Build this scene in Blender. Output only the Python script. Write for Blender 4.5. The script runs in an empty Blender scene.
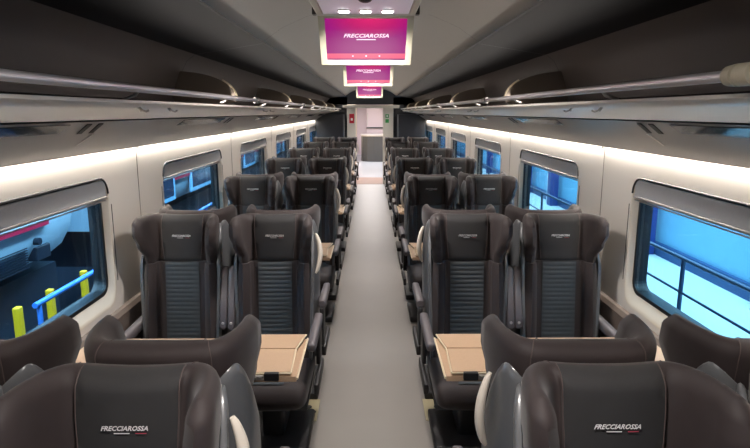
import bpy, bmesh, math, random
from mathutils import Vector, Matrix
random.seed(4)
C = bpy.context.scene.collection
PI = math.pi

# ------------------------------------------------------------ camera, world, light, exposure
cam_d = bpy.data.cameras.new('camera')
cam = bpy.data.objects.new('camera', cam_d); C.objects.link(cam)
cam_d.sensor_width = 36.0; cam_d.lens = 582.0 / 750.0 * 36.0
cam_d.clip_start = 0.02; cam_d.clip_end = 200
cam.location = (0, 0, 1.80)
cam.rotation_euler = (math.radians(90 - 10.9), 0, math.radians(-0.39))
bpy.context.scene.camera = cam

def lin(c):
    c = c / 255.0
    return c / 12.92 if c <= 0.04045 else ((c + 0.055) / 1.055) ** 2.4
def rgb(r, g, b): return (lin(r), lin(g), lin(b), 1.0)

W = bpy.data.worlds.new('world'); bpy.context.scene.world = W; W.use_nodes = True
bg = W.node_tree.nodes['Background']
bg.inputs[0].default_value = (0.20, 0.45, 0.85, 1); bg.inputs[1].default_value = 0.9

vs = bpy.context.scene.view_settings
vs.view_transform = 'Standard'; vs.look = 'None'; vs.gamma = 1.0; vs.use_curve_mapping = False
vs.exposure = 0.45

SPOT_POWER = 30.0        # each small ceiling spotlight
STRIP = 60.0              # the light strips under the luggage racks
OUTSIDE_FILL = 420.0            # unseen fill lights added to brighten the view outside

def area(name, loc, rot, sx, sy, power, col):
    l = bpy.data.lights.new(name, 'AREA'); l.shape = 'RECTANGLE'; l.size = sx; l.size_y = sy
    l.energy = power; l.color = col
    o = bpy.data.objects.new(name, l); o.location = loc; o.rotation_euler = rot; C.objects.link(o)
    return o
area('outside_fill_light', (2.3, 11, 4.4), (0, math.radians(-24), 0), 0.5, 24.0, OUTSIDE_FILL * 3.0, (0.66, 0.88, 1.0))
area('outside_fill_light', (-1.75, 10, 2.9), (0, math.radians(18), 0), 0.3, 22.0, OUTSIDE_FILL * 3.0, (0.62, 0.82, 1.0))

# unseen fill lights added above the luggage racks to brighten the ceiling
for s_ in (-1, 1):
    area('ceiling_fill_light', (s_ * 0.80, 8.3, 1.880), (0, math.radians(180 - s_ * 66), 0), 0.04, 12.4, 17.0, (1.0, 0.93, 0.86))

# ------------------------------------------------------------ materials
MATS = {}
def mat(name, col, rough=0.6, metal=0.0, noise=0.0, nscale=60.0, bump=0.0, coat=0.0, spec=0.5, emis=None, estr=0.0, sheen=0.0):
    m = bpy.data.materials.new(name); m.use_nodes = True; MATS[name] = m
    nt = m.node_tree; p = nt.nodes['Principled BSDF']
    p.inputs['Base Color'].default_value = col; p.inputs['Roughness'].default_value = rough
    p.inputs['Metallic'].default_value = metal; p.inputs['Specular IOR Level'].default_value = spec
    p.inputs['Coat Weight'].default_value = coat
    if sheen: p.inputs['Sheen Weight'].default_value = sheen; p.inputs['Sheen Roughness'].default_value = 0.4
    if emis: p.inputs['Emission Color'].default_value = emis; p.inputs['Emission Strength'].default_value = estr
    if noise or bump:
        tc = nt.nodes.new('ShaderNodeTexCoord'); nz = nt.nodes.new('ShaderNodeTexNoise')
        nz.inputs['Scale'].default_value = nscale; nz.inputs['Detail'].default_value = 4
        nt.links.new(tc.outputs['Object'], nz.inputs['Vector'])
        if noise:
            mx = nt.nodes.new('ShaderNodeMix'); mx.data_type = 'RGBA'
            mx.inputs[6].default_value = tuple(c * (1 - noise) for c in col[:3]) + (1,)
            mx.inputs[7].default_value = tuple(min(1, c * (1 + noise)) for c in col[:3]) + (1,)
            nt.links.new(nz.outputs[0], mx.inputs[0]); nt.links.new(mx.outputs[2], p.inputs['Base Color'])
        if bump:
            b = nt.nodes.new('ShaderNodeBump'); b.inputs['Strength'].default_value = bump; b.inputs['Distance'].default_value = 0.002
            nt.links.new(nz.outputs[0], b.inputs['Height']); nt.links.new(b.outputs[0], p.inputs['Normal'])
    return m

leather = mat('brown_leather', rgb(43, 34, 34), 0.72, noise=0.2, nscale=14, bump=0.1, sheen=0.1)
charcoal = mat('charcoal_fabric', rgb(36, 35, 36), 0.8, noise=0.2, nscale=20, bump=0.1, sheen=0.1)
ribfab = mat('ribbed_fabric', rgb(60, 65, 68), 0.85, noise=0.15, nscale=40, bump=0.1)
stitch_m = mat('stitching', rgb(72, 60, 58), 0.7)
shell_m = mat('shell_plastic', rgb(94, 95, 97), 0.28, coat=0.3, noise=0.05, nscale=8)
cream_pl = mat('cream_plastic', rgb(222, 212, 198), 0.35)
black_pl = mat('black_plastic', rgb(26, 25, 27), 0.45)
arm_m = mat('arm_plastic', rgb(92, 86, 88), 0.45)
logo_m = mat('logo_print', rgb(225, 222, 222), 0.6)
logo_r = mat('logo_red', rgb(165, 60, 75), 0.6)
chrome = mat('chrome', rgb(240, 236, 238), 0.28, metal=0.6)
alu = mat('brushed_aluminium', rgb(190, 186, 182), 0.32, metal=0.9)
tabletop_m = mat('table_laminate', rgb(180, 150, 122), 0.42, noise=0.08, nscale=120)
edge_m = mat('table_edge', rgb(208, 190, 160), 0.4)
wallm = mat('wall_laminate', rgb(214, 207, 198), 0.38, noise=0.02, nscale=3)
wains = mat('wainscot_laminate', rgb(100, 87, 78), 0.5, noise=0.05, nscale=30)
framem = mat('window_frame_laminate', rgb(214, 205, 190), 0.35)
gasket = mat('black_gasket', rgb(18, 18, 20), 0.5)
blindm = mat('grey_blind', rgb(165, 166, 168), 0.75, noise=0.05, nscale=100)
ceilm = mat('ceiling_laminate', rgb(150, 148, 142), 0.5, noise=0.03, nscale=4)
ceild = mat('dark_ceiling_laminate', rgb(30, 29, 30), 0.7, spec=0.2, noise=0.04, nscale=4)
sidem = mat('brown_side_laminate', rgb(86, 76, 70), 0.42, noise=0.04, nscale=4)
divm = mat('divider_laminate', rgb(104, 92, 80), 0.45, noise=0.04, nscale=5)
shelfm = mat('pale_shelf_panel', rgb(235, 228, 218), 0.3, noise=0.03, nscale=3)
servm = mat('service_panel_grey', rgb(142, 138, 135), 0.3, metal=0.25, noise=0.03, nscale=5)
darkglass = mat('dark_glass_strip', rgb(30, 38, 46), 0.08)
floorm = mat('aisle_vinyl', rgb(134, 128, 122), 0.45, noise=0.06, nscale=3, bump=0.03)
side_floor = mat('dark_floor', rgb(86, 86, 80), 0.7, noise=0.1, nscale=60)  # darker floor tone on both sides of the aisle strip
strip_m = mat('strip_diffuser', (1, 1, 1, 1), 0.5, emis=(1.0, 0.93, 0.84, 1), estr=STRIP)
lens_m = mat('spot_lens', (1, 1, 1, 1), 0.4, emis=(1.0, 0.97, 1.0, 1), estr=14.0)
housing_m = mat('housing_lavender', rgb(205, 203, 216), 0.5)
housing_c = mat('housing_cream', rgb(146, 142, 126), 0.4)
bulk_dark = mat('bulkhead_dark', rgb(34, 36, 42), 0.35)
white_pan = mat('bulkhead_white', rgb(214, 208, 198), 0.4)
pink_pan = mat('vestibule_pink_white', rgb(222, 206, 214), 0.4)
thresh_m = mat('threshold_brown', rgb(128, 98, 84), 0.6)
vest_floor = mat('vestibule_floor', rgb(190, 196, 206), 0.2)
counter_m = mat('counter_dark', rgb(66, 68, 70), 0.35)
red_s = mat('red_sign', rgb(190, 24, 50), 0.5)
green_s = mat('green_sign', rgb(60, 150, 80), 0.5)
white_s = mat('white_sign', rgb(235, 235, 235), 0.5)
plate_m = mat('floor_plate', rgb(178, 166, 132), 0.5)
mark_dk = mat('dark_marks', rgb(40, 38, 38), 0.6)
# outside
train_w = mat('train_body_white', rgb(170, 200, 215), 0.3)
train_r = mat('train_red', rgb(170, 30, 60), 0.35)
train_k = mat('train_black', rgb(26, 34, 46), 0.4)
train_win = mat('train_window', rgb(50, 60, 80), 0.1)
reflection_frame = mat('pale_blue_reflection', rgb(130, 190, 225), 0.5)
yellow_m = mat('yellow_paint', rgb(235, 185, 20), 0.5)
blue_m = mat('blue_paint', rgb(60, 130, 220), 0.5)
ballast_m = mat('ballast', rgb(70, 72, 78), 0.9, noise=0.4, nscale=30)
plat_m = mat('platform_slab', rgb(200, 215, 220), 0.6, noise=0.05, nscale=5)
plat_wall = mat('platform_wall', rgb(130, 195, 222), 0.7, noise=0.04, nscale=2)
plat_base = mat('platform_base_band', rgb(40, 80, 125), 0.6)
col_blue = mat('column_blue', rgb(32, 62, 130), 0.5)
rail_dk = mat('railing_steel', rgb(50, 80, 110), 0.5)

def glass_mat():
    m = bpy.data.materials.new('window_glass'); m.use_nodes = True; nt = m.node_tree
    for n in list(nt.nodes): nt.nodes.remove(n)
    out = nt.nodes.new('ShaderNodeOutputMaterial'); mix = nt.nodes.new('ShaderNodeMixShader')
    tr = nt.nodes.new('ShaderNodeBsdfTransparent'); gl = nt.nodes.new('ShaderNodeBsdfGlossy'); fr = nt.nodes.new('ShaderNodeMath'); lw = nt.nodes.new('ShaderNodeLayerWeight'); ad = nt.nodes.new('ShaderNodeMath')
    tr.inputs[0].default_value = (0.72, 0.90, 0.98, 1); gl.inputs['Roughness'].default_value = 0.01
    lw.inputs[0].default_value = 0.5; fr.operation = 'POWER'; fr.inputs[1].default_value = 5.0; ad.operation = 'MULTIPLY_ADD'
    ad.inputs[1].default_value = 0.9; ad.inputs[2].default_value = 0.04; ad.use_clamp = True
    nt.links.new(lw.outputs['Facing'], fr.inputs[0]); nt.links.new(fr.outputs[0], ad.inputs[0])
    nt.links.new(ad.outputs[0], mix.inputs[0]); nt.links.new(tr.outputs[0], mix.inputs[1]); nt.links.new(gl.outputs[0], mix.inputs[2])
    nt.links.new(mix.outputs[0], out.inputs[0])
    return m
glassm = glass_mat()

def screen_mat():
    m = bpy.data.materials.new('screen_picture'); m.use_nodes = True; nt = m.node_tree; p = nt.nodes['Principled BSDF']; p.inputs['Specular IOR Level'].default_value = 0.15
    p.inputs['Base Color'].default_value = (0.01, 0.01, 0.01, 1); p.inputs['Roughness'].default_value = 0.3
    tc = nt.nodes.new('ShaderNodeTexCoord'); mp = nt.nodes.new('ShaderNodeMapping')
    mp.inputs['Location'].default_value = (-0.1, 0, -0.15); mp.inputs['Scale'].default_value = (4.2, 0.0, 8.0)
    gr = nt.nodes.new('ShaderNodeTexGradient'); gr.gradient_type = 'SPHERICAL'
    rp = nt.nodes.new('ShaderNodeValToRGB')
    rp.color_ramp.elements[0].color = rgb(165, 18, 130); rp.color_ramp.elements[1].color = rgb(250, 45, 120)
    e = rp.color_ramp.elements.new(0.45); e.color = rgb(205, 22, 115)
    nt.links.new(tc.outputs['Object'], mp.inputs[0]); nt.links.new(mp.outputs[0], gr.inputs[0]); nt.links.new(gr.outputs[0], rp.inputs[0])
    nt.links.new(rp.outputs[0], p.inputs['Emission Color']); p.inputs['Emission Strength'].default_value = 0.66
    return m
screen_m = screen_mat()
band_m = mat('screen_pink_band', (0.01, 0.01, 0.01, 1), 0.3, emis=rgb(250, 95, 135), estr=0.7)
band_p = mat('screen_purple_band', (0.01, 0.01, 0.01, 1), 0.3, emis=rgb(110, 30, 110), estr=0.6)
text_e = mat('screen_text', (0.01, 0.01, 0.01, 1), 0.3, emis=rgb(255, 225, 245), estr=1.0)

# ------------------------------------------------------------ helpers
def obj(name, bm, m, parent=None, smooth=False, angle=None):
    me = bpy.data.meshes.new(name); bmesh.ops.recalc_face_normals(bm, faces=bm.faces); bm.to_mesh(me); bm.free()
    for x in (m if isinstance(m, (list, tuple)) else [m]): me.materials.append(x)
    if smooth:
        for p in me.polygons: p.use_smooth = True
        me.set_sharp_from_angle(angle=math.radians(angle or 50))
    o = bpy.data.objects.new(name, me); C.objects.link(o)
    if parent: o.parent = parent
    return o
def thing(name, label, cat, loc=(0, 0, 0), rotz=0, group=None):
    o = bpy.data.objects.new(name, None); C.objects.link(o); o.empty_display_size = 0.1
    o.location = loc; o.rotation_euler = (0, 0, rotz); o['label'] = label; o['category'] = cat
    if group: o['group'] = group
    return o
def tag(o, label, cat, group=None, kind=None):
    o['label'] = label; o['category'] = cat
    if group: o['group'] = group
    if kind: o['kind'] = kind
    return o
def struct(o, label=None):
    o['kind'] = 'structure'
    if label: o['label'] = label
    return o
def box(bm, cx, cy, cz, sx, sy, sz, bev=0.0, seg=2, rot=None):
    r = bmesh.ops.create_cube(bm, size=1.0); vs_ = r['verts']
    for v in vs_: v.co = Vector((v.co.x * sx, v.co.y * sy, v.co.z * sz))
    if bev > 0:
        es = list({e for v in vs_ for e in v.link_edges})
        rr = bmesh.ops.bevel(bm, geom=es, offset=bev, segments=seg, affect='EDGES', profile=0.5)
        vs_ = list({v for f in rr['faces'] for v in f.verts} | {v for v in vs_ if v.is_valid})
    M = Matrix.Translation((cx, cy, cz)) @ (rot.to_4x4() if rot else Matrix.Identity(4))
    for v in vs_: v.co = M @ v.co
    return vs_
def bx(*a, **k):
    bm = bmesh.new(); box(bm, *a, **k); return bm
def cyl(bm, p0, p1, r0, r1=None, n=16, caps=True):
    r1 = r0 if r1 is None else r1
    p0 = Vector(p0); p1 = Vector(p1); d = (p1 - p0); q = d.to_track_quat('Z', 'Y').to_matrix()
    A = []; B = []
    for i in range(n):
        a = 2 * PI * i / n; v = Vector((math.cos(a), math.sin(a), 0))
        A.append(bm.verts.new(p0 + q @ (v * r0))); B.append(bm.verts.new(p1 + q @ (v * r1)))
    for i in range(n): bm.faces.new((A[i], A[(i + 1) % n], B[(i + 1) % n], B[i]))
    if caps: bm.faces.new(A[::-1]); bm.faces.new(B)
def tube(bm, pts, r, n=8, flat=(1, 1)):
    pts = [Vector(p) for p in pts]; rings = []; up = None
    for i, p in enumerate(pts):
        t = (pts[min(i + 1, len(pts) - 1)] - pts[max(i - 1, 0)]).normalized()
        if up is None: up = t.orthogonal().normalized()
        up = (up - t * up.dot(t)).normalized(); s = t.cross(up)
        rr = r[i] if isinstance(r, (list, tuple)) else r
        rings.append([bm.verts.new(p + (up * math.cos(2 * PI * k / n) * flat[0] + s * math.sin(2 * PI * k / n) * flat[1]) * rr) for k in range(n)])
    for a, b in zip(rings, rings[1:]):
        for k in range(n): bm.faces.new((a[k], a[(k + 1) % n], b[(k + 1) % n], b[k]))
    bm.faces.new(rings[0][::-1]); bm.faces.new(rings[-1])
def sheet(bm, prof, y0, y1, t=0.0, ny=1, mi=0):
    """profile (x,z) swept along y; t>0 gives thickness along the profile's left normal"""
    cols = []
    for j in range(ny + 1):
        y = y0 + (y1 - y0) * j / ny
        cols.append([bm.verts.new((x, y, z)) for x, z in prof])
    def quads(a, b):
        for k in range(len(prof) - 1):
            f = bm.faces.new((a[k], a[k + 1], b[k + 1], b[k])); f.material_index = mi
    for a, b in zip(cols, cols[1:]): quads(a, b)
    if t:
        off = []
        for k in range(len(prof)):
            a = Vector(prof[max(k - 1, 0)]); b = Vector(prof[min(k + 1, len(prof) - 1)]); d = (b - a).normalized()
            off.append((prof[k][0] - d.y * t, prof[k][1] + d.x * t))
        c2 = [[bm.verts.new((x, (y0 + (y1 - y0) * j / ny), z)) for x, z in off] for j in range(ny + 1)]
        for a, b in zip(c2, c2[1:]): quads(b, a)
        for A, B in ((cols[0], c2[0]), (cols[-1], c2[-1])):
            for k in range(len(prof) - 1): bm.faces.new((A[k], A[k + 1], B[k + 1], B[k]))
        for k in (0, len(prof) - 1):
            for j in range(ny): bm.faces.new((cols[j][k], cols[j + 1][k], c2[j + 1][k], c2[j][k]))
def loft(bm, loops, closed=True, cap=True, mfun=None):
    rings = [[bm.verts.new(p) for p in L] for L in loops]; n = len(rings[0])
    for i, (a, b) in enumerate(zip(rings, rings[1:])):
        for k in range(n if closed else n - 1):
            f = bm.faces.new((a[k], a[(k + 1) % n], b[(k + 1) % n], b[k]))
            if mfun: f.material_index = mfun(i, k)
    if cap: bm.faces.new(rings[0][::-1]); bm.faces.new(rings[-1])
    return rings
def lerp(a, b, t): return a + (b - a) * t
def smooth(t): return t * t * (3 - 2 * t)
def keyed(keys, z):
    for (z0, *a), (z1, *b) in zip(keys, keys[1:]):
        if z <= z1:
            t = smooth(max(0, min(1, (z - z0) / (z1 - z0)))); return [lerp(p, q, t) for p, q in zip(a, b)]
    return list(keys[-1][1:])
def text_mesh(s, size, extrude=0.0, bold=0.02, shear=0.3):
    cu = bpy.data.curves.new('lettering', 'FONT'); cu.body = s; cu.size = size; cu.align_x = 'CENTER'; cu.align_y = 'CENTER'
    cu.extrude = extrude; cu.offset = bold * size; cu.shear = shear; cu.resolution_u = 2
    o = bpy.data.objects.new('lettering', cu); C.objects.link(o); bpy.context.view_layer.update()
    me = bpy.data.meshes.new_from_object(o.evaluated_get(bpy.context.evaluated_depsgraph_get()))
    bpy.data.objects.remove(o); bpy.data.curves.remove(cu)
    return me
def dup(root, loc, rotz, label, group):
    r = root.copy(); C.objects.link(r); r.location = loc; r.rotation_euler = (0, 0, rotz); r['label'] = label; r['group'] = group
    for ch in list(root.children):
        c = ch.copy(); C.objects.link(c); c.parent = r
        for g in ch.children:
            d = g.copy(); C.objects.link(d); d.parent = c
    return r

# ------------------------------------------------------------ the car body
YA, YB = -1.3, 14.7
WX = 1.38
struct(obj('floor', bx(0, (YA + YB) / 2, -0.02, 0.84, YB - YA, 0.04), floorm), 'pale grey vinyl aisle floor')
for s in (-1, 1):
    struct(obj('floor', bx(s * 0.94, (YA + YB) / 2, -0.021, 1.04, YB - YA, 0.038), side_floor), 'dark floor beneath the seats')
WIN_P = 2.35; WIN_C = [2.27 + WIN_P * k for k in range(-1, 6)]
Z0, Z1 = 0.79, 1.465     # window opening
def rrect(cy, hw, z0, z1, r, n=6):
    pts = []; cz = ((z1 - r, 0), (z1 - r, 90), (z0 + r, 180), (z0 + r, 270))
    for (zc, a0), ys in zip(cz, (1, -1, -1, 1)):
        for k in range(n + 1):
            a = math.radians(a0 + 90 * k / n); pts.append((cy + ys * (hw - r) + r * math.cos(a), zc + r * math.sin(a)))
    return pts
def outer_of(pts, cy, hw, z0, z1, n=6):
    out = []; i = 0
    corners = ((1, 1), (-1, 1), (-1, -1), (1, -1))
    for q, (sy, sz) in enumerate(corners):
        for k in range(n + 1):
            y, z = pts[i]; i += 1; Y = cy + sy * hw; Z = z1 if sz > 0 else z0
            first_vertical = q in (0, 2)      # arc starts on the vertical edge
            h = n // 2
            if k == h: out.append((Y, Z))
            elif (k < h) == first_vertical: out.append((Y, z))
            else: out.append((y, Z))
    return out
HW = 0.765
def side_wall(s, nm):
    bm = bmesh.new()
    for cy in WIN_C:
        inn = rrect(cy, HW, Z0, Z1, 0.085); out = outer_of(inn, cy, WIN_P / 2, 0.745, 1.66)
        A = [bm.verts.new((s * WX, y, z)) for y, z in inn]; B = [bm.verts.new((s * WX, y, z)) for y, z in out]
        n = len(A)
        for k in range(n):
            try: bm.faces.new((A[k], A[(k + 1) % n], B[(k + 1) % n], B[k]))
            except ValueError: pass
    w = struct(obj('wall_' + nm, bm, wallm), 'cream laminate side wall with window openings')
    # outer skin keeps daylight out around the windows
    b2 = bmesh.new()
    for cy in WIN_C:
        inn = rrect(cy, HW - 0.03, Z0 + 0.05, Z1 - 0.03, 0.07); out = outer_of(inn, cy, WIN_P / 2, -0.04, 2.5)
        A = [b2.verts.new((s * (WX + 0.095), y, z)) for y, z in inn]; B = [b2.verts.new((s * (WX + 0.095), y, z)) for y, z in out]
        n = len(A)
        for k in range(n): b2.faces.new((A[k], A[(k + 1) % n], B[(k + 1) % n], B[k]))
    obj('outer_skin', b2, bulk_dark, w)
    bm = bmesh.new(); y0 = WIN_C[0] - WIN_P / 2; y1 = WIN_C[-1] + WIN_P / 2
    sheet(bm, [(s * (WX - 0.035), -0.0), (s * (WX - 0.035), 0.72), (s * (WX - 0.02), 0.742), (s * (WX + 0.005), 0.748)], y0, y1)
    obj('wainscot', bm, wains, w)
    bm = bmesh.new()
    for k in range(len(WIN_C) - 1):
        y = (WIN_C[k] + WIN_C[k + 1]) / 2
        box(bm, s * (WX - 0.0005), y, 1.178, 0.003, 0.006, 0.86)
    obj('panel_joint', bm, mat('joint_shadow_gap', rgb(120, 112, 102), 0.6) if 'joint_shadow_gap' not in MATS else MATS['joint_shadow_gap'], w)
    return w
for s, nm in ((-1, 'left'), (1, 'right')): side_wall(s, nm)

def window(s, cy, idx):
    side = 'left' if s < 0 else 'right'
    bm = bmesh.new()
    L = []
    for hw, z0, z1, r, x in ((HW + 0.008, Z0 - 0.012, Z1 + 0.005, 0.092, WX - 0.0008), (HW + 0.001, Z0 - 0.002, Z1 - 0.0, 0.086, WX - 0.001),
                             (HW - 0.006, Z0 + 0.012, Z1 - 0.005, 0.08, WX + 0.004), (HW - 0.022, Z0 + 0.058, Z1 - 0.012, 0.07, WX + 0.030)):
        L.append([(s * x, y, z) for y, z in rrect(cy, hw, z0, z1, r)])
    loft(bm, L, cap=False)
    f = struct(obj('window_%d' % idx, bm, framem, smooth=True, angle=40), 'cream window surround on the %s wall' % side)
    bm = bmesh.new(); L = []
    for hw, z0, z1, r, x in ((HW - 0.020, Z0 + 0.056, Z1 - 0.012, 0.07, WX + 0.028), (HW - 0.036, Z0 + 0.074, Z1 - 0.03, 0.06, WX + 0.030), (HW - 0.040, Z0 + 0.08, Z1 - 0.04, 0.06, WX + 0.095)):
        L.append([(s * x, y, z) for y, z in rrect(cy, hw, z0, z1, r)])
    loft(bm, L, cap=False); obj('gasket', bm, gasket, f)
    for dx in (0.036, 0.075):
        bm = bmesh.new(); bm.faces.new([bm.verts.new((s * (WX + dx), y, z)) for y, z in rrect(cy, HW - 0.038, Z0 + 0.076, Z1 - 0.035, 0.06)])
        obj('glass', bm, glassm, f)
    bm = bmesh.new(); box(bm, s * (WX + 0.007), cy, 1.412, 0.012, 2 * HW - 0.034, 0.084, 0.003)
    b = obj('roller_blind', bm, blindm, f)
    bm = bmesh.new(); box(bm, s * (WX + 0.004), cy, 1.364, 0.022, 2 * HW - 0.04, 0.013, 0.004); box(bm, s * (WX + 0.008), cy, 1.348, 0.018, 2 * HW - 0.05, 0.007, 0.002)
    obj('blind_rail', bm, alu, b)
    bm = bmesh.new()
    for e in (-1, 1): box(bm, s * (WX + 0.002), cy + e * (HW + 0.03), 1.11, 0.008, 0.007, 0.42, 0.002)
    obj('blind_guide', bm, gasket, f)
    bm = bmesh.new(); tube(bm, [(s * (WX - 0.001), y, z) for y, z in rrect(cy, HW + 0.001, Z0, Z1 + 0.001, 0.086)[0:14]], 0.0055, n=6); obj('gasket', bm, gasket, f)
    return f
i = 1
for cy in WIN_C:
    for s in (-1, 1): window(s, cy, i); i += 1

# ceiling profile
ceil_prof = [(0, 2.37), (0.2, 2.365), (0.36, 2.335), (0.5, 2.275), (0.62, 2.195)]
bm = bmesh.new()
full = [(-x, z) for x, z in ceil_prof[::-1]] + ceil_prof[1:]
sheet(bm, full, YA, YB, 0.02)
cl = struct(obj('ceiling', bm, ceilm, smooth=True, angle=60), 'grey arched central ceiling')
for s, nm in ((-1, 'left'), (1, 'right')):
    bm = bmesh.new(); sheet(bm, [(s * 0.60, 2.185), (s * 0.62, 2.186), (s * 1.01, 2.125)], YA, YB)
    obj('dark_slope', bm, ceild, cl)
    bm = bmesh.new()
    pr = [(1.01, 2.125), (1.06, 2.09), (1.10, 2.02), (1.13, 1.94), (1.15, 1.86), (1.155, 1.75)]
    sheet(bm, [(s * x, z) for x, z in pr], YA, YB)
    obj('side_cove', bm, sidem, cl, smooth=True)
    bm = bmesh.new()
    for y in (3.46, 5.81, 8.16, 10.51, 12.86):
        pr2 = [(0.62, 2.1835), (1.008, 2.1225), (1.055, 2.088), (1.095, 2.018), (1.125, 1.938), (1.147, 1.86)]
        sheet(bm, [(s * x, z) for x, z in pr2], y, y + 0.008)
        sheet(bm, [(s * (0.30), 2.348), (s * 0.36, 2.332), (s * 0.5, 2.272), (s * 0.618, 2.192)], y, y + 0.004)
    obj('panel_joint', bm, gasket, cl)
# back wall behind the camera
struct(obj('wall_rear', bx(0, YA - 0.02, 1.18, 3.0, 0.04, 2.44), wallm), 'cream end wall')

# ------------------------------------------------------------ luggage racks
RX, RZ = 0.742, 1.873
def rack(s):
    side = 'left' if s < 0 else 'right'
    t = thing('luggage_rack', 'long overhead luggage rack with chrome rail along the %s side' % side, 'luggage rack', (0, 0, 0), 0, 'luggage racks')
    y0, y1 = 0.3, 14.55
    bm = bmesh.new()
    pr = [(0.775, 1.838), (0.772, 1.829), (0.785, 1.818), (0.83, 1.810), (0.95, 1.79), (1.085, 1.768)]
    sheet(bm, [(s * x, z) for x, z in pr], y0, y1, 0.008 * (1 if s < 0 else -1) * -1)
    obj('shelf', bm, shelfm, t, smooth=True, angle=35)
    bm = bmesh.new(); sheet(bm, [(s * 0.774, 1.842), (s * 0.80, 1.842), (s * 0.83, 1.824), (s * 1.14, 1.783)], y0, y1)
    obj('shelf_mat', bm, darkglass, t)
    bm = bmesh.new(); cyl(bm, (s * RX, y0, RZ), (s * RX, y1, RZ), 0.0125, n=14)
    obj('handrail', bm, chrome, t, smooth=True)
    bm = bmesh.new()
    sheet(bm, [(s * 1.085, 1.762), (s * 1.10, 1.768), (s * 1.115, 1.760)], y0, y1)
    obj('shadow_channel', bm, gasket, t)
    ys = [1.135 if s < 0 else 1.20, 3.86, 6.56, 9.26, 11.96]
    for y in ys:
        bm = bmesh.new()
        if y < 2:
            cyl(bm, (s * RX, y - 0.05, RZ), (s * RX, y - 0.004, RZ), 0.023, n=18)
            cyl(bm, (s * RX, y + 0.004, RZ), (s * RX, y + 0.035, RZ), 0.0235, 0.021, n=18)
            cyl(bm, (s * RX, y - 0.01, RZ), (s * RX, y + 0.01, RZ), 0.018, n=18)
            obj('rail_collar', bm, mat('collar', rgb(190, 182, 160), 0.5) if 'collar' not in MATS else MATS['collar'], t, smooth=True)
        else:
            cyl(bm, (s * RX, y - 0.05, RZ), (s * RX, y + 0.05, RZ), 0.0185, n=16)
            obj('rail_collar', bm, alu, t, smooth=True)
    y = 0.9
    for y in [0.75 + 1.17 * k for k in range(12)]:
        bm = bmesh.new()
        tube(bm, [(s * RX, y, RZ), (s * (RX + 0.015), y, RZ - 0.02), (s * (RX + 0.06), y, RZ - 0.035)], 0.006, n=6)
        obj('rail_bracket', bm, alu, t, smooth=True)
    for k in range(12):
        for dy in (0.0, 0.30):
            y = 2.05 + dy + 1.175 * 2 * k
            if y < y1:
                bm = bmesh.new(); cyl(bm, (s * 0.80, y, 1.816), (s * 0.79, y, 1.804), 0.006, n=8)
                tube(bm, [(s * 0.79, y, 1.806), (s * 0.775, y, 1.801), (s * 0.765, y, 1.806)], 0.0035, n=6)
                obj('hook', bm, alu, t, smooth=True)
for s in (-1, 1): rack(s)

# divider plates standing across the rack
def divider_mesh(s):
    bm = bmesh.new(); top = []
    for k in range(15):
        a = k / 14 * PI / 2
        top.append((1.14 - 0.36 * math.sin(a) ** 1.0, 1.866 + 0.165 * math.cos(a) ** 0.85 if k < 14 else 1.866))
    P = [(1.14, 1.80)] + top + [(0.79, 1.853)]
    for y, fl in ((-0.011, 1), (0.011, 0)):
        vv = [bm.verts.new((s * x, y, z)) for x, z in P]; bm.faces.new(vv)
        if fl: A = vv
        else: B = vv
    n = len(P)
    for k in range(n): bm.faces.new((A[k], A[(k + 1) % n], B[(k + 1) % n], B[k]))
    b2 = bmesh.new(); tube(b2, [(s * x, 0.0, z) for x, z in top[8:]], 0.010, n=8)
    return bm, b2
names = ['nearest', 'second nearest', 'middle', 'second farthest', 'farthest']
for s in (-1, 1):
    bm, b2 = divider_mesh(s); proto = None
    for k, y in enumerate((3.46, 5.81, 8.16, 10.51, 12.86)):
        lab = 'rounded brown divider plate on the %s luggage rack, %s of five' % ('left' if s < 0 else 'right', names[k])
        if proto is None:
            proto = thing('rack_divider', lab, 'rack divider', (0, y, 0), 0, 'luggage rack dividers')
            obj('plate', bm, divm, proto); obj('edge_trim', b2, mat('divider_edge_trim', rgb(205, 190, 160), 0.35) if 'divider_edge_trim' not in MATS else MATS['divider_edge_trim'], proto, smooth=True)
        else: dup(proto, (0, y, 0), 0, lab, 'luggage rack dividers')

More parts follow.
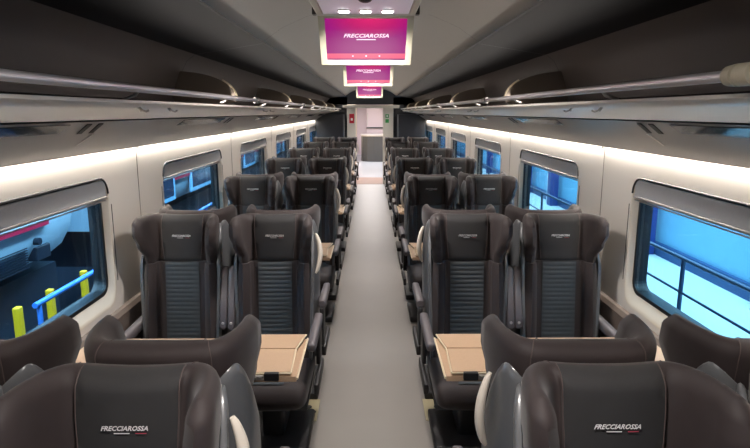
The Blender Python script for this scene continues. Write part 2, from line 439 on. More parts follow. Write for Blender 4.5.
# ------------------------------------------------------------ service panels with vents and seat signs, light strips
def service(s):
    side = 'left' if s < 0 else 'right'
    t = thing('service_panel', 'grey slanted service panel with vents above the %s windows' % side, 'service panel', (0, 0, 0), 0, 'service panels')
    bm = bmesh.new(); pr = [(1.10, 1.764), (1.115, 1.755), (1.343, 1.605), (1.346, 1.601)]
    sheet(bm, [(s * x, z) for x, z in pr], 0.2, 14.6, 0)
    obj('panel', bm, servm, t)
    d = Vector((s * 0.245, 0, -0.152)).normalized(); n = Vector((-s * 0.152, 0, -0.245)).normalized()
    if n.z > 0: n = -n
    o0 = Vector((s * 1.115, 0, 1.755))
    def patch(bm, u0, u1, y0, y1, sl, h=0.003):
        q = [o0 + d * u0 + Vector((0, y0, 0)), o0 + d * u0 + Vector((0, y1, 0)), o0 + d * u1 + Vector((0, y1 + sl, 0)), o0 + d * u1 + Vector((0, y0 + sl, 0))]
        a = [bm.verts.new(p + n * h) for p in q]; b = [bm.verts.new(p + n * 0.0005) for p in q]
        bm.faces.new(a)
        for k in range(4): bm.faces.new((a[k], a[(k + 1) % 4], b[(k + 1) % 4], b[k]))
    for k in range(6):
        y = 2.35 + WIN_P * k
        if y > 14.2: break
        bm = bmesh.new(); patch(bm, 0.002, 0.062, y - 1.15, y - 0.15, 0.0); obj('reflective_strip', bm, darkglass, t)
        bm = bmesh.new()
        for j in range(4): patch(bm, 0.09, 0.17, y - 0.05 + j * 0.045, y - 0.025 + j * 0.045, 0.0, 0.002)
        obj('vent', bm, gasket, t)
        bm = bmesh.new(); patch(bm, 0.002, 0.075, y - 0.02, y + 0.02, 0.03, 0.004); patch(bm, 0.002, 0.075, y + 0.08, y + 0.12, 0.03, 0.004); obj('vent', bm, gasket, t)
        bm = bmesh.new(); patch(bm, 0.085, 0.175, y + 0.16, y + 0.175, 0.0, 0.006); obj('vent_lip', bm, alu, t)
        bm = bmesh.new()
        for j in range(6): patch(bm, 0.085 + j * 0.024, 0.102 + j * 0.024, y + 0.78, y + 0.81, 0.0, 0.001)
        obj('seat_number_sign', bm, mark_dk, t)
    for k in range(6):
        y = 3.445 + WIN_P * k
        if y > 14: break
        bm = bmesh.new(); c = Vector((s * 1.368, y, 1.596))
        bmesh.ops.create_uvsphere(bm, u_segments=10, v_segments=6, radius=0.009, matrix=Matrix.Translation(c))
        cyl(bm, c, c + Vector((-s * 0.01, 0, -0.018)), 0.004, n=8)
        h = obj('coat_hook', bm, alu, None, smooth=True)
        tag(h, 'small metal coat hook at the top of the %s wall, %s' % (side, ['nearest of six', 'second from the front', 'third from the front', 'fourth from the front', 'fifth from the front', 'farthest of six'][k]), 'coat hook', 'coat hooks')
    t2 = obj('light_strip', None or (lambda b: (sheet(b, [(s * 1.355, 1.622), (s * 1.376, 1.622)], 0.2, 14.6), b)[1])(bmesh.new()), strip_m)
    tag(t2, 'glowing warm light strip along the top of the %s wall' % side, 'light strip', 'light strips')
for s in (-1, 1): service(s)

# ------------------------------------------------------------ seats
def rec(z): return (z - 1.10) * 0.12
def half_curve(a, w, wd, yb, n1=4, n2=9):
    pts = [(a * k / n1, yb) for k in range(n1)]
    c = (w + 0.002, yb - 0.006)
    for k in range(n2 + 1):
        t = k / n2
        x = (1 - t) ** 2 * a + 2 * t * (1 - t) * c[0] + t * t * w
        y = (1 - t) ** 2 * yb + 2 * t * (1 - t) * c[1] + t * t * (-wd)
        pts.append((x, y))
    return pts
def seat_loop(z, a, w, wd, yb, t0, t1, f=1.0):
    H = half_curve(a, w, wd, yb); out = []; inn = []
    N = len(H)
    for k in range(N):
        p = Vector(H[k]); q0 = Vector(H[max(k - 1, 0)]); q1 = Vector(H[min(k + 1, N - 1)]); d = (q1 - q0).normalized()
        nrm = Vector((d.y, -d.x))
        if nrm.y > 0 and k < 3: nrm = -nrm
        th = lerp(t0, t1, smooth(k / (N - 1)))
        i_ = p + nrm * th; m_ = (p + i_) / 2
        out.append(m_ + (p - m_) * f); inn.append(m_ + (i_ - m_) * f)
    d = (Vector(H[-1]) - Vector(H[-2])).normalized(); tip = (out[-1] + inn[-1]) / 2 + d * t1 * 0.42 * f
    dy = rec(z)
    R = out + [tip] + inn[::-1]
    zz = lambda x: z + (0.008 + 0.014 * min(1.0, abs(x) / w) ** 2) * max(0.0, min(1.0, (z - 1.05) / 0.12))
    loop = [(x, y + dy, zz(x)) for x, y in R]                       # right half from outer centre to inner centre
    L = [(-x, y + dy, zz(x)) for x, y in (inn[1:] + [tip] + out[::-1][:-1])]
    return loop + L, N
def body(keys, zs, fz):
    loops = []; N = 0
    for z in zs:
        a, w, wd, yb, t0, t1 = keyed(keys, z)
        lp, N = seat_loop(z, a, w, wd, yb, t0, t1, fz(z)); loops.append(lp)
    bm = bmesh.new(); n = len(loops[0]); c = 2 * N
    loft(bm, loops, mfun=lambda i, k: 1 if (c - 4) <= k < (c + 4) else 0)
    return bm, loops, N
# keys: z, a, half width, wing depth, back y, thickness centre, thickness tip
HEAD = [(0.975, 0.105, 0.196, 0.028, 0.090, 0.092, 0.050), (1.01, 0.110, 0.197, 0.040, 0.094, 0.098, 0.052),
        (1.08, 0.118, 0.212, 0.100, 0.100, 0.106, 0.054), (1.135, 0.122, 0.222, 0.137, 0.104, 0.108, 0.054),
        (1.18, 0.122, 0.223, 0.132, 0.104, 0.104, 0.050), (1.22, 0.120, 0.219, 0.112, 0.104, 0.098, 0.046)]
def fh(z):
    if z < 0.99: return lerp(0.86, 1, smooth((z - 0.975) / 0.015))
    if z > 1.183: return math.sqrt(max(0.0, 1 - ((z - 1.183) / 0.0375) ** 2)) * 0.97 + 0.03
    return 1.0
TORSO = [(0.36, 0.10, 0.204, 0.045, 0.075, 0.075, 0.07), (0.60, 0.10, 0.205, 0.045, 0.078, 0.078, 0.07),
         (0.85, 0.10, 0.200, 0.042, 0.080, 0.080, 0.065), (0.975, 0.105, 0.196, 0.038, 0.080, 0.080, 0.060)]
hz = [0.975, 0.98, 0.985, 0.99, 1.01, 1.03, 1.05, 1.07, 1.09, 1.11, 1.13, 1.15, 1.17, 1.183, 1.193, 1.203, 1.210, 1.215, 1.218, 1.2198, 1.2205]
head_bm, head_loops, HN = body(HEAD, hz, fh)
tz = [0.36 + 0.615 * k / 18 for k in range(19)]
torso_bm, _, _ = body(TORSO, tz, lambda z: 1.0 if z < 0.96 else lerp(1, 0.9, (z - 0.96) / 0.015))

def seam_paths(idx_list, zlo, zhi, off):
    P = []
    for k in idx_list:
        for m in (1, -1):
            pts = []
            for lp in head_loops:
                if zlo <= lp[0][2] <= zhi + 0.03:
                    x, y, z = lp[k]; pts.append((x * m, y + off, z))
            P.append(pts)
    return P
bm = bmesh.new()
for pts in seam_paths([2 * HN - 4], 0.99, 1.216, -0.0008): tube(bm, pts, 0.0016, n=5)      # beside the centre panel
for pts in seam_paths([5], 1.04, 1.216, 0.0008): tube(bm, pts, 0.0016, n=5)                # on the back
ns = len(bm.faces); tmp = bpy.data.meshes.new('tmp'); 
for f in bm.faces: f.material_index = 2
bm.to_mesh(tmp); bm.free(); head_bm.from_mesh(tmp); bpy.data.meshes.remove(tmp)
# ribbed insert
bm = bmesh.new(); L = []; zr0, zr1 = 0.50, 0.972; rows = 19 * 6
for j in range(rows + 1):
    z = lerp(zr0, zr1, j / rows); b = abs(math.sin(PI * j / 6)) ** 0.6
    L.append([(x, rec(z) - 0.003 - 0.0035 * b * (1 - (abs(x) / 0.094) ** 6), z) for x in [0.094 * q / 5 for q in range(-5, 6)]])
loft(bm, L, closed=False, cap=False); rib_bm = bm
# logo
def logo_bm(s=1.0):
    me = text_mesh('FRECCIAROSSA', 0.0165, 0.0003, 0.02, 0.35); bm = bmesh.new(); bm.from_mesh(me); bpy.data.meshes.remove(me)
    for f in bm.faces: f.material_index = 0
    xs = [v.co.x for v in bm.verts]; sc = 0.103 / (max(xs) - min(xs))
    for v in bm.verts: v.co = Vector((v.co.x * sc, v.co.z - 0.0012, v.co.y * 0.95))
    b = box(bm, -0.006, -0.001, -0.0115, 0.034, 0.001, 0.0016)
    n0 = len(bm.faces); b = box(bm, 0.036, -0.001, -0.0115, 0.024, 0.001, 0.0016)
    bm.faces.ensure_lookup_table()
    for f in bm.faces[n0:]: f.material_index = 1
    for v in bm.verts: v.co = Vector((v.co.x, v.co.y + rec(1.117) - 0.0095, v.co.z + 1.121))
    return bm
logo = logo_bm()
# shell
def shell_bm():
    bm = bmesh.new(); L = []; M = 26
    zsl = [0.34, 0.5, 0.65, 0.8, 0.9, 0.97, 1.03, 1.08, 1.12, 1.15]
    def top_at(u): return 1.085 + 0.090 * smooth(max(0.0, min(1.0, (abs(u) - 0.1) / 0.66))) - 0.20 * max(0.0, (abs(u) - 0.68) / 0.32) ** 2
    us = [k / M for k in range(-M, M + 1)]
    def pt(u, z, o):
        w = lerp(0.208, 0.222, smooth(max(0, min(1, (z - 0.4) / 0.6)))) + o; yb = 0.122 + o; tipy = lerp(-0.06, -0.035, (z - .34) / .8)
        au = abs(u); sg = 1 if u >= 0 else -1
        c0 = (0.14, yb); c1 = (w, yb); c2 = (w, tipy)
        if au < 0.4: x, y = 0.14 * au / 0.4, yb
        else:
            t = (au - 0.4) / 0.6
            x = (1 - t) ** 2 * c0[0] + 2 * t * (1 - t) * c1[0] + t * t * c2[0]; y = (1 - t) ** 2 * c0[1] + 2 * t * (1 - t) * c1[1] + t * t * c2[1]
        return (sg * x, y + rec(z), z)
    F = [0, 0.2, 0.4, 0.6, 0.75, 0.85, 0.92, 0.97, 1.0]
    outer = [[pt(u, lerp(0.34, top_at(u), f), 0.0 if f < 1 else -0.003) for u in us] for f in F]
    rim = [pt(u, top_at(u) + 0.005, -0.008) for u in us]
    inner = [[pt(u, lerp(0.34, top_at(u), f), -0.016) for u in us] for f in F[::-1]]
    loops = outer + [rim] + inner
    rings = loft(bm, loops, closed=False, cap=False)
    for q in (0, -1):
        for i_ in range(len(F)):
            j_ = len(loops) - 1 - i_
            if i_ + 1 < j_:
                try: bm.faces.new((rings[i_][q], rings[i_ + 1][q], rings[j_ - 1][q], rings[j_][q])) if i_ + 1 != j_ - 1 else bm.faces.new((rings[i_][q], rings[i_ + 1][q], rings[j_][q]))
                except ValueError: pass
    return bm
shellb = shell_bm()
# cushion
def cushion_bm():
    bm = bmesh.new(); L = []
    n = 28
    for j in range(17):
        t = j / 16; y = lerp(0.0, -0.53, t)
        hw = 0.214; h = 0.075
        e = 1.0
        if t > 0.80: q = (t - 0.80) / 0.20; e = math.sqrt(max(0.02, 1 - q * q * 0.96))
        hw *= lerp(0.80, 1, e) if e < 1 else 1
        zc = 0.385 - (1 - e) * 0.015
        lp = []
        for k in range(n):
            a = 2 * PI * k / n; ca, sa = math.cos(a), math.sin(a)
            x = hw * math.copysign(abs(ca) ** 0.45, ca); z = zc + h * e * math.copysign(abs(sa) ** 0.55, sa)
            if sa > 0: z += 0.012 * (abs(x) / hw) ** 3 * e
            lp.append((x, y, z))
        L.append(lp)
    loft(bm, L); return bm
cush = cushion_bm()
bm = bmesh.new(); L = []
for j in range(61):
    t = j / 60; y = lerp(-0.09, -0.47, t); b = abs(math.sin(PI * j / 4)) ** 0.6
    L.append([(x, y, 0.4565 + 0.005 * b) for x in [0.10 * q / 4 for q in range(-4, 5)]])
loft(bm, L, closed=False, cap=False); crib = bm
def arm_bm(sx, folded):
    bm = bmesh.new(); x = sx * 0.238
    if not folded:
        x = sx * 0.236
        L = []
        for t, hw, z0, z1 in ((0, .018, .615, .655), (0.03, .023, .606, .66), (0.5, .023, .603, .657), (0.93, .022, .60, .650), (0.98, .02, .602, .644), (1, .014, .61, .636)):
            y = lerp(0.03, -0.41, t)
            L.append([(x - hw, y, z0 + .008), (x - hw + .006, y, z0), (x + hw - .006, y, z0), (x + hw, y, z0 + .008), (x + hw, y, z1 - .008), (x + hw - .008, y, z1), (x - hw + .008, y, z1), (x - hw, y, z1 - .008)])
        loft(bm, L)
    else:
        L = []
        for t, hw, d0, d1 in ((0, .014, -.018, .018), (0.04, .021, -.026, .022), (0.5, .022, -.028, .022), (0.93, .022, -.026, .022), (0.98, .018, -.02, .018), (1, .012, -.01, .01)):
            z = lerp(0.615, 0.945, t); yy = rec(z) + 0.012 - 0.06 * (1 - t)
            L.append([(x - hw, yy + d0 + .008, z), (x - hw + .006, yy + d0, z), (x + hw - .006, yy + d0, z), (x + hw, yy + d0 + .008, z), (x + hw, yy + d1, z), (x - hw, yy + d1, z)])
        loft(bm, L)
    return bm
def mk(name, bm, m, sm=True, angle=50):
    o = obj(name, bm, m, None, smooth=sm, angle=angle); me = o.data; bpy.data.objects.remove(o); return me
ME = {}
ME['headrest'] = mk('headrest', head_bm, [leather, charcoal, stitch_m], angle=70)
ME['backrest'] = mk('backrest', torso_bm, [leather, charcoal], angle=70)
ME['ribbed_panel'] = mk('ribbed_panel', rib_bm, ribfab, angle=80)
ME['logo'] = mk('logo', logo, [logo_m, logo_r], sm=False)
ME['shell'] = mk('shell', shellb, shell_m, angle=60)
ME['seat_cushion'] = mk('seat_cushion', cush, leather, angle=70)
ME['cushion_ribs'] = mk('cushion_ribs', crib, ribfab, angle=80)
for sg in (-1, 1):
    ME['armrest', sg] = mk('armrest', arm_bm(sg, False), arm_m)
    ME['folded', sg] = mk('armrest', arm_bm(sg, True), arm_m)
    bm = bmesh.new(); bmesh.ops.create_uvsphere(bm, u_segments=10, v_segments=6, radius=0.010, matrix=Matrix.Translation((sg * 0.238, rec(0.64) + 0.012 - 0.055 - 0.022, 0.645)) @ Matrix.Diagonal((1, .5, 1.2, 1)))
    ME['button', sg] = mk('release_button', bm, alu)
    bm = bmesh.new(); box(bm, sg * 0.236, -0.0, 0.50, 0.022, 0.14, 0.24, 0.006); box(bm, sg * 0.245, -0.12, 0.34, 0.025, 0.36, 0.06, 0.006)
    ME['side_bracket', sg] = mk('side_bracket', bm, black_pl)
    bm = bmesh.new(); pts = []; rr = []
    for k in range(17):
        t = k / 16; z = lerp(0.90, 1.125, t); b = math.sin(PI * t)
        pts.append((sg * (0.226 + 0.024 * b ** 0.8), 0.030 + 0.012 * b + rec(z), z)); rr.append(0.005 + 0.0075 * b ** 0.6)
    tube(bm, pts, rr, n=10, flat=(1.3, 1.0)); ME['grab_handle', sg] = mk('grab_handle', bm, cream_pl)
bm = bmesh.new(); box(bm, 0, -0.17, 0.025, 0.40, 0.42, 0.05, 0.01); box(bm, 0, -0.13, 0.17, 0.12, 0.26, 0.27, 0.02); box(bm, 0, -0.20, 0.305, 0.42, 0.46, 0.035, 0.01)
ME['base'] = mk('base', bm, black_pl)

PROTO = {}
def build_seat(handle, sg):
    t = thing('train_chair', '', 'seat')
    def add(n, key=None, parent=t):
        o = bpy.data.objects.new(n, ME[key or n]); C.objects.link(o); o.parent = parent; return o
    add('base'); cu = add('seat_cushion'); add('cushion_ribs', None, cu)['label'] = 'ribbed grey fabric inset'
    b = add('backrest'); add('ribbed_panel', None, b)['label'] = 'ribbed grey fabric inset'
    h = add('headrest'); add('logo', None, h)['label'] = 'white FRECCIAROSSA lettering'
    add('shell'); a = add('armrest', ('armrest', sg)); add('side_bracket', ('side_bracket', sg))
    f = add('armrest', ('folded', -sg)); f['label'] = 'armrest folded upright'; add('release_button', ('button', -sg), f)
    if sg > 0 and handle: add('grab_handle', ('grab_handle', sg))['label'] = 'cream curved grab handle'
    return t
ORD = ['first', 'second', 'third', 'fourth', 'fifth', 'sixth', 'seventh', 'eighth']
def seat_label(toward, side, aisle, k):
    pos = ('aisle seat' if aisle else 'window seat')
    if toward:
        w = {0: 'nearest row'}.get(k, '%s row from the front' % ORD[k])
        return 'dark %s left of the aisle, facing the camera, %s' % (pos, w) if side < 0 else 'dark %s right of the aisle, facing the camera, %s' % (pos, w)
    return 'dark %s %s of the aisle, seen from behind, %s such row' % (pos, 'left' if side < 0 else 'right', ORD[k] if k else 'very first')
for toward, y0, cnt in ((True, 1.19, 7), (False, 1.465, 7)):
    for k in range(cnt):
        for side in (-1, 1):
            for aisle in (True, False):
                sg = -side if aisle else side
                if not toward: sg = -sg
                x = side * (0.54 if aisle else 1.06); y = (y0 if k or not toward else 1.175) + 2.0 * k; rz = 0 if toward else PI
                lab = seat_label(toward, side, aisle, k); grp = 'seats facing the camera' if toward else 'seats facing away from the camera'
                key = (aisle, sg)
                if key not in PROTO:
                    t = build_seat(*key); t.location = (x, y, 0); t.rotation_euler = (0, 0, rz); t['label'] = lab; t['group'] = grp; PROTO[key] = t
                else: dup(PROTO[key], (x, y, 0), rz, lab, grp)

# ------------------------------------------------------------ tables between facing seats
def build_table(s):
    t = thing('folding_table', '', 'table')
    bm = bmesh.new(); box(bm, s * 1.01, 0, 0.716, 0.66, 0.46, 0.022, 0.004); top = obj('tabletop', bm, tabletop_m, t)
    bm = bmesh.new(); box(bm, s * 1.01, 0, 0.703, 0.664, 0.466, 0.008, 0.002); obj('edge_trim', bm, edge_m, top)
    bm = bmesh.new(); box(bm, s * 0.495, 0.015, 0.716, 0.37, 0.41, 0.024, 0.003)
    lf = obj('folding_leaf', bm, tabletop_m, t)
    # folded flap lying on the leaf, in two boards with cream edges
    bm = bmesh.new()
    z0, z1 = 0.729, 0.747
    def slab(bm, pts, z0, z1):
        A = [bm.verts.new((x, yy, z0)) for x, yy in pts]; B = [bm.verts.new((x, yy, z1)) for x, yy in pts]; n = len(pts)
        bm.faces.new(A[::-1]); bm.faces.new(B)
        for q in range(n): bm.faces.new((A[q], A[(q + 1) % n], B[(q + 1) % n], B[q]))
    xa, xb = s * 0.672, s * 0.318
    slab(bm, [(xa, 0.226), (xb, 0.226), (s * 0.345, 0.062), (xa, 0.062)], z0, z1)
    slab(bm, [(xa, 0.052), (s * 0.345, 0.052), (s * 0.335, -0.185), (xa, -0.185)], z0, z1)
    obj('folded_flap', bm, tabletop_m, lf)
    bm = bmesh.new()
    tube(bm, [(s * 0.314, 0.23, z1 - .004), (s * 0.341, 0.057, z1 - .004), (s * 0.331, -0.189, z1 - .004)], 0.004, n=6)
    tube(bm, [(xa, -0.189, z1 - .005), (s * 0.331, -0.189, z1 - .005)], 0.004, n=6)
    tube(bm, [(xa, 0.23, z1 - .005), (s * 0.314, 0.23, z1 - .005)], 0.004, n=6)
    tube(bm, [(s * 0.306, 0.225, .726), (s * 0.306, -0.195, .722)], 0.005, n=6)
    obj('leaf_edge', bm, edge_m, lf)
    for xx in (0.41, 0.56):
        bm = bmesh.new(); box(bm, s * xx, -0.196, 0.732, 0.06, 0.02, 0.034, 0.003); obj('hinge', bm, black_pl, t)
    bm = bmesh.new(); box(bm, s * 0.485, -0.198, 0.728, 0.085, 0.016, 0.02, 0.003)
    for q in range(4): box(bm, s * (0.455 + 0.02 * q), -0.207, 0.728, 0.010, 0.006, 0.012)
    obj('latch', bm, alu, t)
    bm = bmesh.new(); box(bm, s * 0.74, 0.0, 0.35, 0.06, 0.16, 0.70, 0.015); box(bm, s * 0.74, 0.0, 0.012, 0.14, 0.30, 0.024, 0.008); box(bm, s * 0.74, 0, 0.69, 0.5, 0.06, 0.02)
    obj('pedestal', bm, shell_m, t)
    return t
for s in (-1, 1):
    pt_ = None
    for k in range(6):
        lab = 'folding wood-look table with cream edges, %s of the aisle, %s facing pair of seats' % ('left' if s < 0 else 'right', ['nearest', 'second', 'third', 'fourth', 'fifth', 'farthest'][k])
        if pt_ is None:
            pt_ = build_table(s); pt_.location = (0, 2.43, 0); pt_['label'] = lab; pt_['group'] = 'folding tables'
        else: dup(pt_, (0, 2.43 + 2.0 * k, 0), 0, lab, 'folding tables')

# floor plates with locking symbols
for s in (-1, 1):
    t = thing('floor_plate', 'small yellowish plate with round marks on the floor %s of the aisle' % ('left' if s < 0 else 'right'), 'floor plate', (s * 0.40, 3.30, 0), 0, 'floor plates')
    bm = bmesh.new(); box(bm, 0, 0, 0.002, 0.15, 0.26, 0.004, 0.001); obj('plate', bm, plate_m, t)
    for a_, b_ in ((-0.03, -0.05), (0.01, 0.03), (0.04, -0.03)):
        bm = bmesh.new(); bmesh.ops.create_cone(bm, cap_ends=True, segments=14, radius1=0.022, radius2=0.022, depth=0.002, matrix=Matrix.Translation((a_, b_, 0.005)))
        obj('mark', bm, mark_dk, t)

# ------------------------------------------------------------ ceiling monitors and spotlights
def flat_text(s, w, h, name, m, parent, loc, tilt):
    me = text_mesh(s, 0.05, 0.0003, 0.02, 0.3)
    xs = [v.co.x for v in me.vertices]; ys = [v.co.y for v in me.vertices]; kx = w / (max(xs) - min(xs)); ky = h / (max(ys) - min(ys))
    for v in me.vertices: v.co = Vector((v.co.x * kx, v.co.z, v.co.y * ky))
    me.materials.append(m); o = bpy.data.objects.new(name, me); C.objects.link(o); o.parent = parent; o.location = loc; o.rotation_euler = (tilt, 0, 0)
    return o
def monitor():
    t = thing('ceiling_monitor', '', 'monitor')
    tilt = math.radians(12)
    # housing hanging from the ceiling, its underside carries the spotlights
    bm = bmesh.new(); box(bm, 0, -0.42, 0.045, 0.44, 0.84, 0.05, 0.006); obj('housing', bm, housing_m, t)
    bm = bmesh.new()
    for e in (-1, 1): obj('housing_side', bx(e * 0.238, -0.42, 0.045, 0.034, 0.84, 0.056, 0.006), housing_c, t)
    # tilted screen frame, slightly narrower at the bottom
    bm = bmesh.new(); ft, fb = 0.248, 0.234; zt, zb = 0.012, -0.228
    def tp(x, z, y): return (x, y + math.tan(tilt) * (-(z)), z)
    def ring(A, B, y0):
        a = [bm.verts.new(tp(x, z, y0)) for x, z in A]; b = [bm.verts.new(tp(x, z, y0)) for x, z in B]
        for k in range(4): bm.faces.new((a[k], a[(k + 1) % 4], b[(k + 1) % 4], b[k]))
        return a, b
    O = [(-ft, zt), (ft, zt), (fb, zb), (-fb, zb)]; I = [(-0.213, zt - 0.012), (0.213, zt - 0.012), (0.206, zb + 0.024), (-0.206, zb + 0.024)]
    a, b = ring(O, I, 0.0); c = [bm.verts.new(tp(x, z, 0.045)) for x, z in O]
    for k in range(4): bm.faces.new((a[k], a[(k + 1) % 4], c[(k + 1) % 4], c[k]))
    bm.faces.new(c); d = [bm.verts.new(tp(x, z, 0.012)) for x, z in I]
    for k in range(4): bm.faces.new((b[k], b[(k + 1) % 4], d[(k + 1) % 4], d[k]))
    fr = obj('monitor_frame', bm, housing_c, t)
    def quad(x0, x1, z0, z1, y):
        q = bmesh.new(); q.faces.new([q.verts.new(tp(*p, y)) for p in ((-x1, z1), (x1, z1), (x0, z0), (-x0, z0))]); return q
    sc = obj('screen', quad(0.2065, 0.2135, zb + 0.023, 0.001, 0.0115), screen_m, t)
    obj('pink_banner', quad(0.2058, 0.2065, -0.196, -0.170, 0.0105), band_m, sc)
    obj('purple_banner', quad(0.205, 0.2055, -0.211, -0.200, 0.0105), band_p, sc)
    flat_text('FRECCIAROSSA', 0.235, 0.019, 'lettering', text_e, sc, (0.0, 0.009 + math.tan(tilt) * 0.084, -0.084), tilt)
    bm = bmesh.new(); box(bm, -0.0, 0.009 + math.tan(tilt) * 0.1, -0.102, 0.10, 0.001, 0.004); box(bm, 0.0, 0.009 + math.tan(tilt) * 0.183, -0.183, 0.008, 0.001, 0.008)
    box(bm, 0.07, 0.009 + math.tan(tilt) * 0.183, -0.183, 0.008, 0.001, 0.006); box(bm, -0.07, 0.009 + math.tan(tilt) * 0.183, -0.183, 0.008, 0.001, 0.006)
    obj('lettering', bm, text_e, sc)
    bm = bmesh.new(); bmesh.ops.create_uvsphere(bm, u_segments=16, v_segments=8, radius=0.035, matrix=Matrix.Translation((0, -0.44, 0.018)) @ Matrix.Diagonal((1, 1, .6, 1)))
    obj('camera_dome', bm, black_pl, t, smooth=True)
    for e in (-1, 1): obj('bracket', bx(e * 0.262, -0.03, 0.035, 0.02, 0.05, 0.05, 0.004), black_pl, t)
    return t
mons = ((3.13, 'nearest'), (5.72, 'middle'), (10.55, 'farthest'))
m0 = None; spot_i = 0
def spot(x, y, z, lab, proto=[None]):
    if proto[0] is None:
        t = thing('ceiling_spotlight', lab, 'spotlight', (x, y, z), 0, 'ceiling spotlights')
        bm = bmesh.new(); bmesh.ops.create_cone(bm, cap_ends=True, segments=20, radius1=0.036, radius2=0.030, depth=0.006, matrix=Matrix.Rotation(PI, 4, 'X') @ Matrix.Translation((0, 0, -0.0)))
        obj('rim', bm, alu, t)
        bm = bmesh.new(); bmesh.ops.create_cone(bm, cap_ends=True, segments=20, radius1=0.027, radius2=0.027, depth=0.004, matrix=Matrix.Translation((0, 0, -0.0045)))
        obj('lens', bm, lens_m, t); proto[0] = t
    else: dup(proto[0], (x, y, z), 0, lab, 'ceiling spotlights')
    l = bpy.data.lights.new('spot_lamp', 'SPOT'); l.energy = SPOT_POWER; l.spot_size = math.radians(150); l.spot_blend = 0.9; l.shadow_soft_size = 0.05; l.color = (1.0, 0.93, 0.88)
    o = bpy.data.objects.new('spot_lamp', l); o.location = (x, y, z - 0.02); C.objects.link(o)
for k, (y, nm) in enumerate(mons):
    lab = '%s ceiling monitor with a magenta picture above the aisle' % nm
    if m0 is None: m0 = monitor(); m0.location = (-0.025, y, 2.272); m0['label'] = lab; m0['group'] = 'ceiling monitors'
    else: dup(m0, (-0.025, y, 2.272), 0, lab, 'ceiling monitors')
ROWS = ((0.55, 2.36, 'behind the camera'), (3.02, 2.289, 'just before the nearest monitor'), (5.61, 2.289, 'just before the middle monitor'), (8.1, 2.364, 'between the middle and farthest monitors'), (10.44, 2.289, 'just before the farthest monitor'), (13.4, 2.364, 'by the end bulkhead'))
for y, z, w in ROWS:
    for q, x in enumerate((-0.133, -0.025, 0.083)):
        spot(x, y, z, '%s round ceiling spotlight of the three %s' % (('left', 'middle', 'right')[q], w))

# ------------------------------------------------------------ end bulkhead and vestibule
bm = bmesh.new()
box(bm, -0.99, 14.75, 1.08, 0.80, 0.06, 2.16); box(bm, 0.97, 14.75, 1.08, 0.84, 0.06, 2.16)
box(bm, 0, 14.75, 2.2, 2.8, 0.06, 0.44)
wl = struct(obj('wall_end', bm, bulk_dark), 'dark end bulkhead')
bm = bmesh.new(); box(bm, -0.485, 14.68, 0.95, 0.22, 0.09, 1.9, 0.01); box(bm, 0.425, 14.68, 0.95, 0.26, 0.09, 1.9, 0.01); box(bm, 0, 14.66, 1.93, 1.4, 0.10, 0.08, 0.01)
struct(obj('door_1', bm, white_pan), 'cream doorway surround at the end of the aisle')
struct(obj('floor', bx(0, 15.45, -0.018, 1.20, 1.5, 0.045), thresh_m), 'brown threshold strip')
struct(obj('floor', bx(0, 20.2, -0.02, 2.8, 10.0, 0.04), vest_floor), 'shiny pale vestibule floor')
struct(obj('ceiling', bx(0, 20.0, 2.2, 2.8, 10.4, 0.04), white_pan), 'vestibule ceiling')
struct(obj('wall_end', bx(0, 25.2, 1.1, 2.8, 0.04, 2.2), pink_pan), 'pale pink vestibule end wall')
struct(obj('wall_left', bx(-0.62, 20.0, 1.1, 0.04, 10.4, 2.2), mat('vestibule_cream', rgb(225, 205, 180), 0.4)), 'cream vestibule side wall')
struct(obj('wall_right', bx(0.75, 20.0, 1.1, 0.04, 10.4, 2.2), white_pan), 'white vestibule side wall')
t = thing('bar_counter', 'dark curved bar counter beyond the end doorway', 'counter', (0.12, 21.9, 0))
bm = bmesh.new(); L = []
prc = [(0.5, -0.45), (0.0, -0.45), (-0.25, -0.40), (-0.42, -0.25), (-0.48, 0.0), (-0.48, 1.2), (0.5, 1.2)]
L = [[(x, y, z) for x, y in prc] for z in (0.0, 0.92)]; loft(bm, L); obj('body', bm, counter_m, t)
bm = bmesh.new(); L = [[(x * 1.06, y * 1.06, z) for x, y in prc] for z in (0.92, 0.96)]; loft(bm, L); obj('worktop', bm, alu, t)
t = thing('wall_cabinet', 'white cabinet with a dark shelf behind the bar counter', 'cabinet', (0.2, 24.9, 0))
obj('body', bx(0, 0.1, 1.1, 0.78, 0.3, 2.1, 0.01), pink_pan, t); obj('shelf', bx(0, -0.10, 1.15, 0.78, 0.12, 0.05, 0.005), counter_m, t); obj('handle', bx(-0.34, -0.07, 1.5, 0.02, 0.03, 0.5, 0.005), alu, t)
area('vestibule_lamp', (0.0, 16.6, 2.16), (0, 0, 0), 0.5, 2.5, 50, (1.0, 0.93, 0.92))
area('vestibule_lamp', (0.0, 21.2, 2.16), (0, 0, 0), 0.5, 4.5, 90, (0.95, 0.95, 1.0))
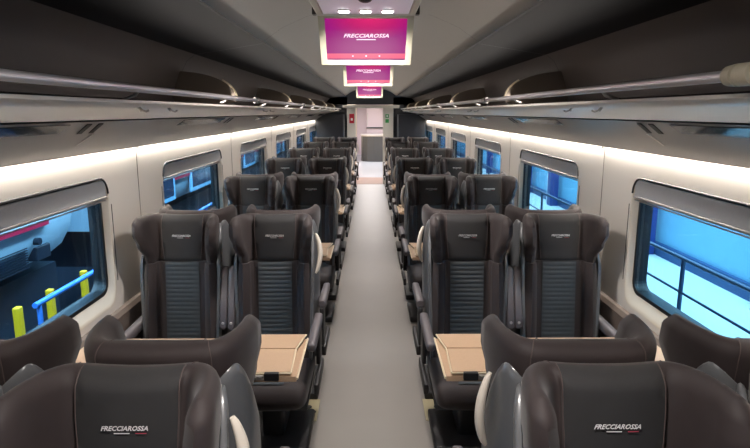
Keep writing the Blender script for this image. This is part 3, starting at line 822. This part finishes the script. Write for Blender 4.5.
# signs on the pillars
t = thing('fire_sign', 'red sign on the cream pillar left of the end doorway', 'sign', (-0.475, 14.63, 1.64)); obj('board', bx(0, 0, 0, 0.12, 0.008, 0.23, 0.002), red_s, t); obj('pictogram', bx(0, -0.006, -0.02, 0.05, 0.003, 0.06), white_s, t)
t = thing('exit_sign', 'green sign on the cream pillar right of the end doorway', 'sign', (0.40, 14.63, 1.70)); 
for q in (0, 1): obj('board', bx(0, 0, -0.12 * q, 0.085, 0.008, 0.09, 0.002), green_s, t)
obj('pictogram', bx(0, -0.006, -0.0, 0.03, 0.003, 0.05), white_s, t)
t = thing('notice', 'small white and red notice on the dark bulkhead at left', 'sign', (-0.72, 14.71, 1.42)); obj('board', bx(0, 0, 0, 0.11, 0.008, 0.2, 0.002), white_s, t); obj('header', bx(0, -0.006, 0.02, 0.07, 0.003, 0.06), red_s, t)
for s in (-1, 1):
    t = thing('partition_screen', 'dark %s luggage partition before the end bulkhead' % ('left' if s < 0 else 'right'), 'partition', (s * 1.0, 14.35, 0), 0, 'end partitions')
    obj('panel', bx(0, 0, 0.87, 0.66, 0.05, 1.74, 0.01), bulk_dark, t); obj('post', bx(-s * 0.345, 0, 0.87, 0.03, 0.06, 1.74, 0.006), shell_m, t)

# ------------------------------------------------------------ outside, left: a neighbouring train in the depot
struct(obj('ground', bx(0, 8, -1.25, 40, 46, 0.1), ballast_m), 'ballast ground of the depot')
def train_car(y0, y1, label, nose):
    t = thing('train_carriage', label, 'train', (-3.1, 0, 0), 0, 'trains on the next track')
    bm = bmesh.new(); L = []
    prof = [(0.0, 2.6), (0.05, 1.9), (0.06, 1.3), (0.05, 0.9), (0.0, 0.6), (-0.12, 0.40), (-0.45, 0.28), (-2.6, 0.28), (-2.8, 2.6), (-1.4, 2.95)]
    ys = [y0, y1 - 1.0, y1 - 0.5, y1 - 0.2, y1 - 0.05, y1] if nose else [y0, y1]
    for i_, y in enumerate(ys):
        f = 1.0 if not nose else (1, 1, .93, .8, .62, .35)[i_]
        L.append([(-1.4 + (x + 1.4) * f, y, 1.4 + (z - 1.4) * (0.6 + 0.4 * f)) for x, z in prof])
    loft(bm, L); obj('body', bm, train_w, t, smooth=True, angle=35)
    bm = bmesh.new(); box(bm, 0.055, (y0 + y1 - 1.2) / 2, 0.82, 0.03, y1 - 1.2 - y0, 0.11); obj('red_stripe', bm, train_r, t)
    bm = bmesh.new(); box(bm, -1.4, (y0 + y1) / 2, -0.05, 2.2, y1 - y0 - 1.0, 0.55); 
    for q in range(5): box(bm, -0.35, y0 + 0.6 + q * 1.2, -0.5, 0.3, 0.5, 0.5, 0.05)
    obj('underframe', bm, train_k, t)
    return t
t = train_car(-4.0, 6.6, 'pale blue train nose with a red stripe outside the nearest left window', True)
bm = bmesh.new()
for q in range(9): box(bm, -0.075, 4.85, 0.42 + q * 0.022, 0.16, 0.55, 0.009)
obj('vent', bm, train_k, t)
obj('hatch', bx(-0.085, 5.38, 0.50, 0.18, 0.24, 0.13, 0.01), train_k, t)
bm = bmesh.new(); cyl(bm, (-0.05, 5.25, 0.63), (0.055, 5.25, 0.63), 0.035, n=16); obj('port', bm, train_k, t)
t = train_car(7.4, 30.0, 'second carriage with pale frames standing in for window reflections seen through the farther left windows', False)
for q in range(9):
    y = 8.3 + q * 2.1
    bm = bmesh.new(); box(bm, 0.06, y, 0.78, 0.04, 1.3, 0.62, 0.015); f = obj('window', bm, reflection_frame, t)  # pale frames stand in for reflected outlines of other windows
    bm = bmesh.new(); box(bm, 0.07, y, 0.78, 0.035, 1.14, 0.48, 0.012); obj('pane', bm, train_win, f)
t = thing('guard_rail', 'bright blue pipe guard rail below the neighbouring train', 'railing', (-2.35, 0, 0))
bm = bmesh.new(); cyl(bm, (0, 3.9, 0.47), (0, 9, 0.47), 0.02); obj('top_rail', bm, blue_m, t, smooth=True)
bm = bmesh.new(); cyl(bm, (0, 3.9, 0.10), (0, 9, 0.10), 0.013); obj('lower_rail', bm, blue_m, t, smooth=True)
for y in (3.95, 4.9, 5.9, 7.0, 8.2):
    bm = bmesh.new(); cyl(bm, (0, y, -1.2), (0, y, 0.47), 0.018); obj('post', bm, blue_m, t, smooth=True)
pk = None
for q, y in enumerate((3.6, 4.02, 4.45, 5.0, 5.7, 6.7)):
    bm = bmesh.new(); box(bm, 0, 0, -0.39, 0.05, 0.06, 1.62, 0.01)
    o = obj('yellow_post', bm, yellow_m); o.location = (-2.55, y, 0)
    tag(o, 'yellow depot post outside the left windows, %s of six' % ['nearest', 'second nearest', 'third nearest', 'third farthest', 'second farthest', 'farthest'][q], 'post', 'yellow depot posts')

# ------------------------------------------------------------ outside, right: a platform with railing and wall
struct(obj('platform', bx(4.2, 8, -0.62, 4.7, 36, 1.24), plat_m), 'pale platform')
struct(obj('platform_wall', bx(3.75, 8, 1.9, 0.1, 36, 3.8), plat_wall), 'pale cyan platform wall')
struct(obj('trim_1', bx(3.68, 8, 0.08, 0.06, 36, 0.16), plat_base), 'dark band at the foot of the platform wall')
t = thing('platform_railing', 'dark steel railing along the platform outside the right windows', 'railing', (2.2, 0, 0))
bm = bmesh.new(); cyl(bm, (0, -2, 0.785), (0, 24, 0.785), 0.015, n=10); obj('top_rail', bm, rail_dk, t, smooth=True)
bm = bmesh.new(); cyl(bm, (0, -2, 0.54), (0, 24, 0.54), 0.009, n=8); obj('mid_rail', bm, rail_dk, t, smooth=True)
for q in range(16):
    y = -1.2 + q * 1.72
    bm = bmesh.new(); cyl(bm, (0, y, 0), (0, y, 0.785), 0.015, n=10); obj('post', bm, rail_dk, t, smooth=True)
for q, y in enumerate((4.95, 7.35, 9.4, 11.3, 13.2, 15.2, 17.5, 20.0)):
    t = thing('platform_column', 'dark blue column against the cyan platform wall, %s from the front' % ORD[q], 'column', (3.56, y, 0), 0, 'platform columns')
    obj('shaft', bx(0, 0, 1.5, 0.16, 0.20, 3.0, 0.01), col_blue, t); obj('white_edge', bx(-0.02, 0.13, 1.5, 0.10, 0.06, 3.0), white_s, t)
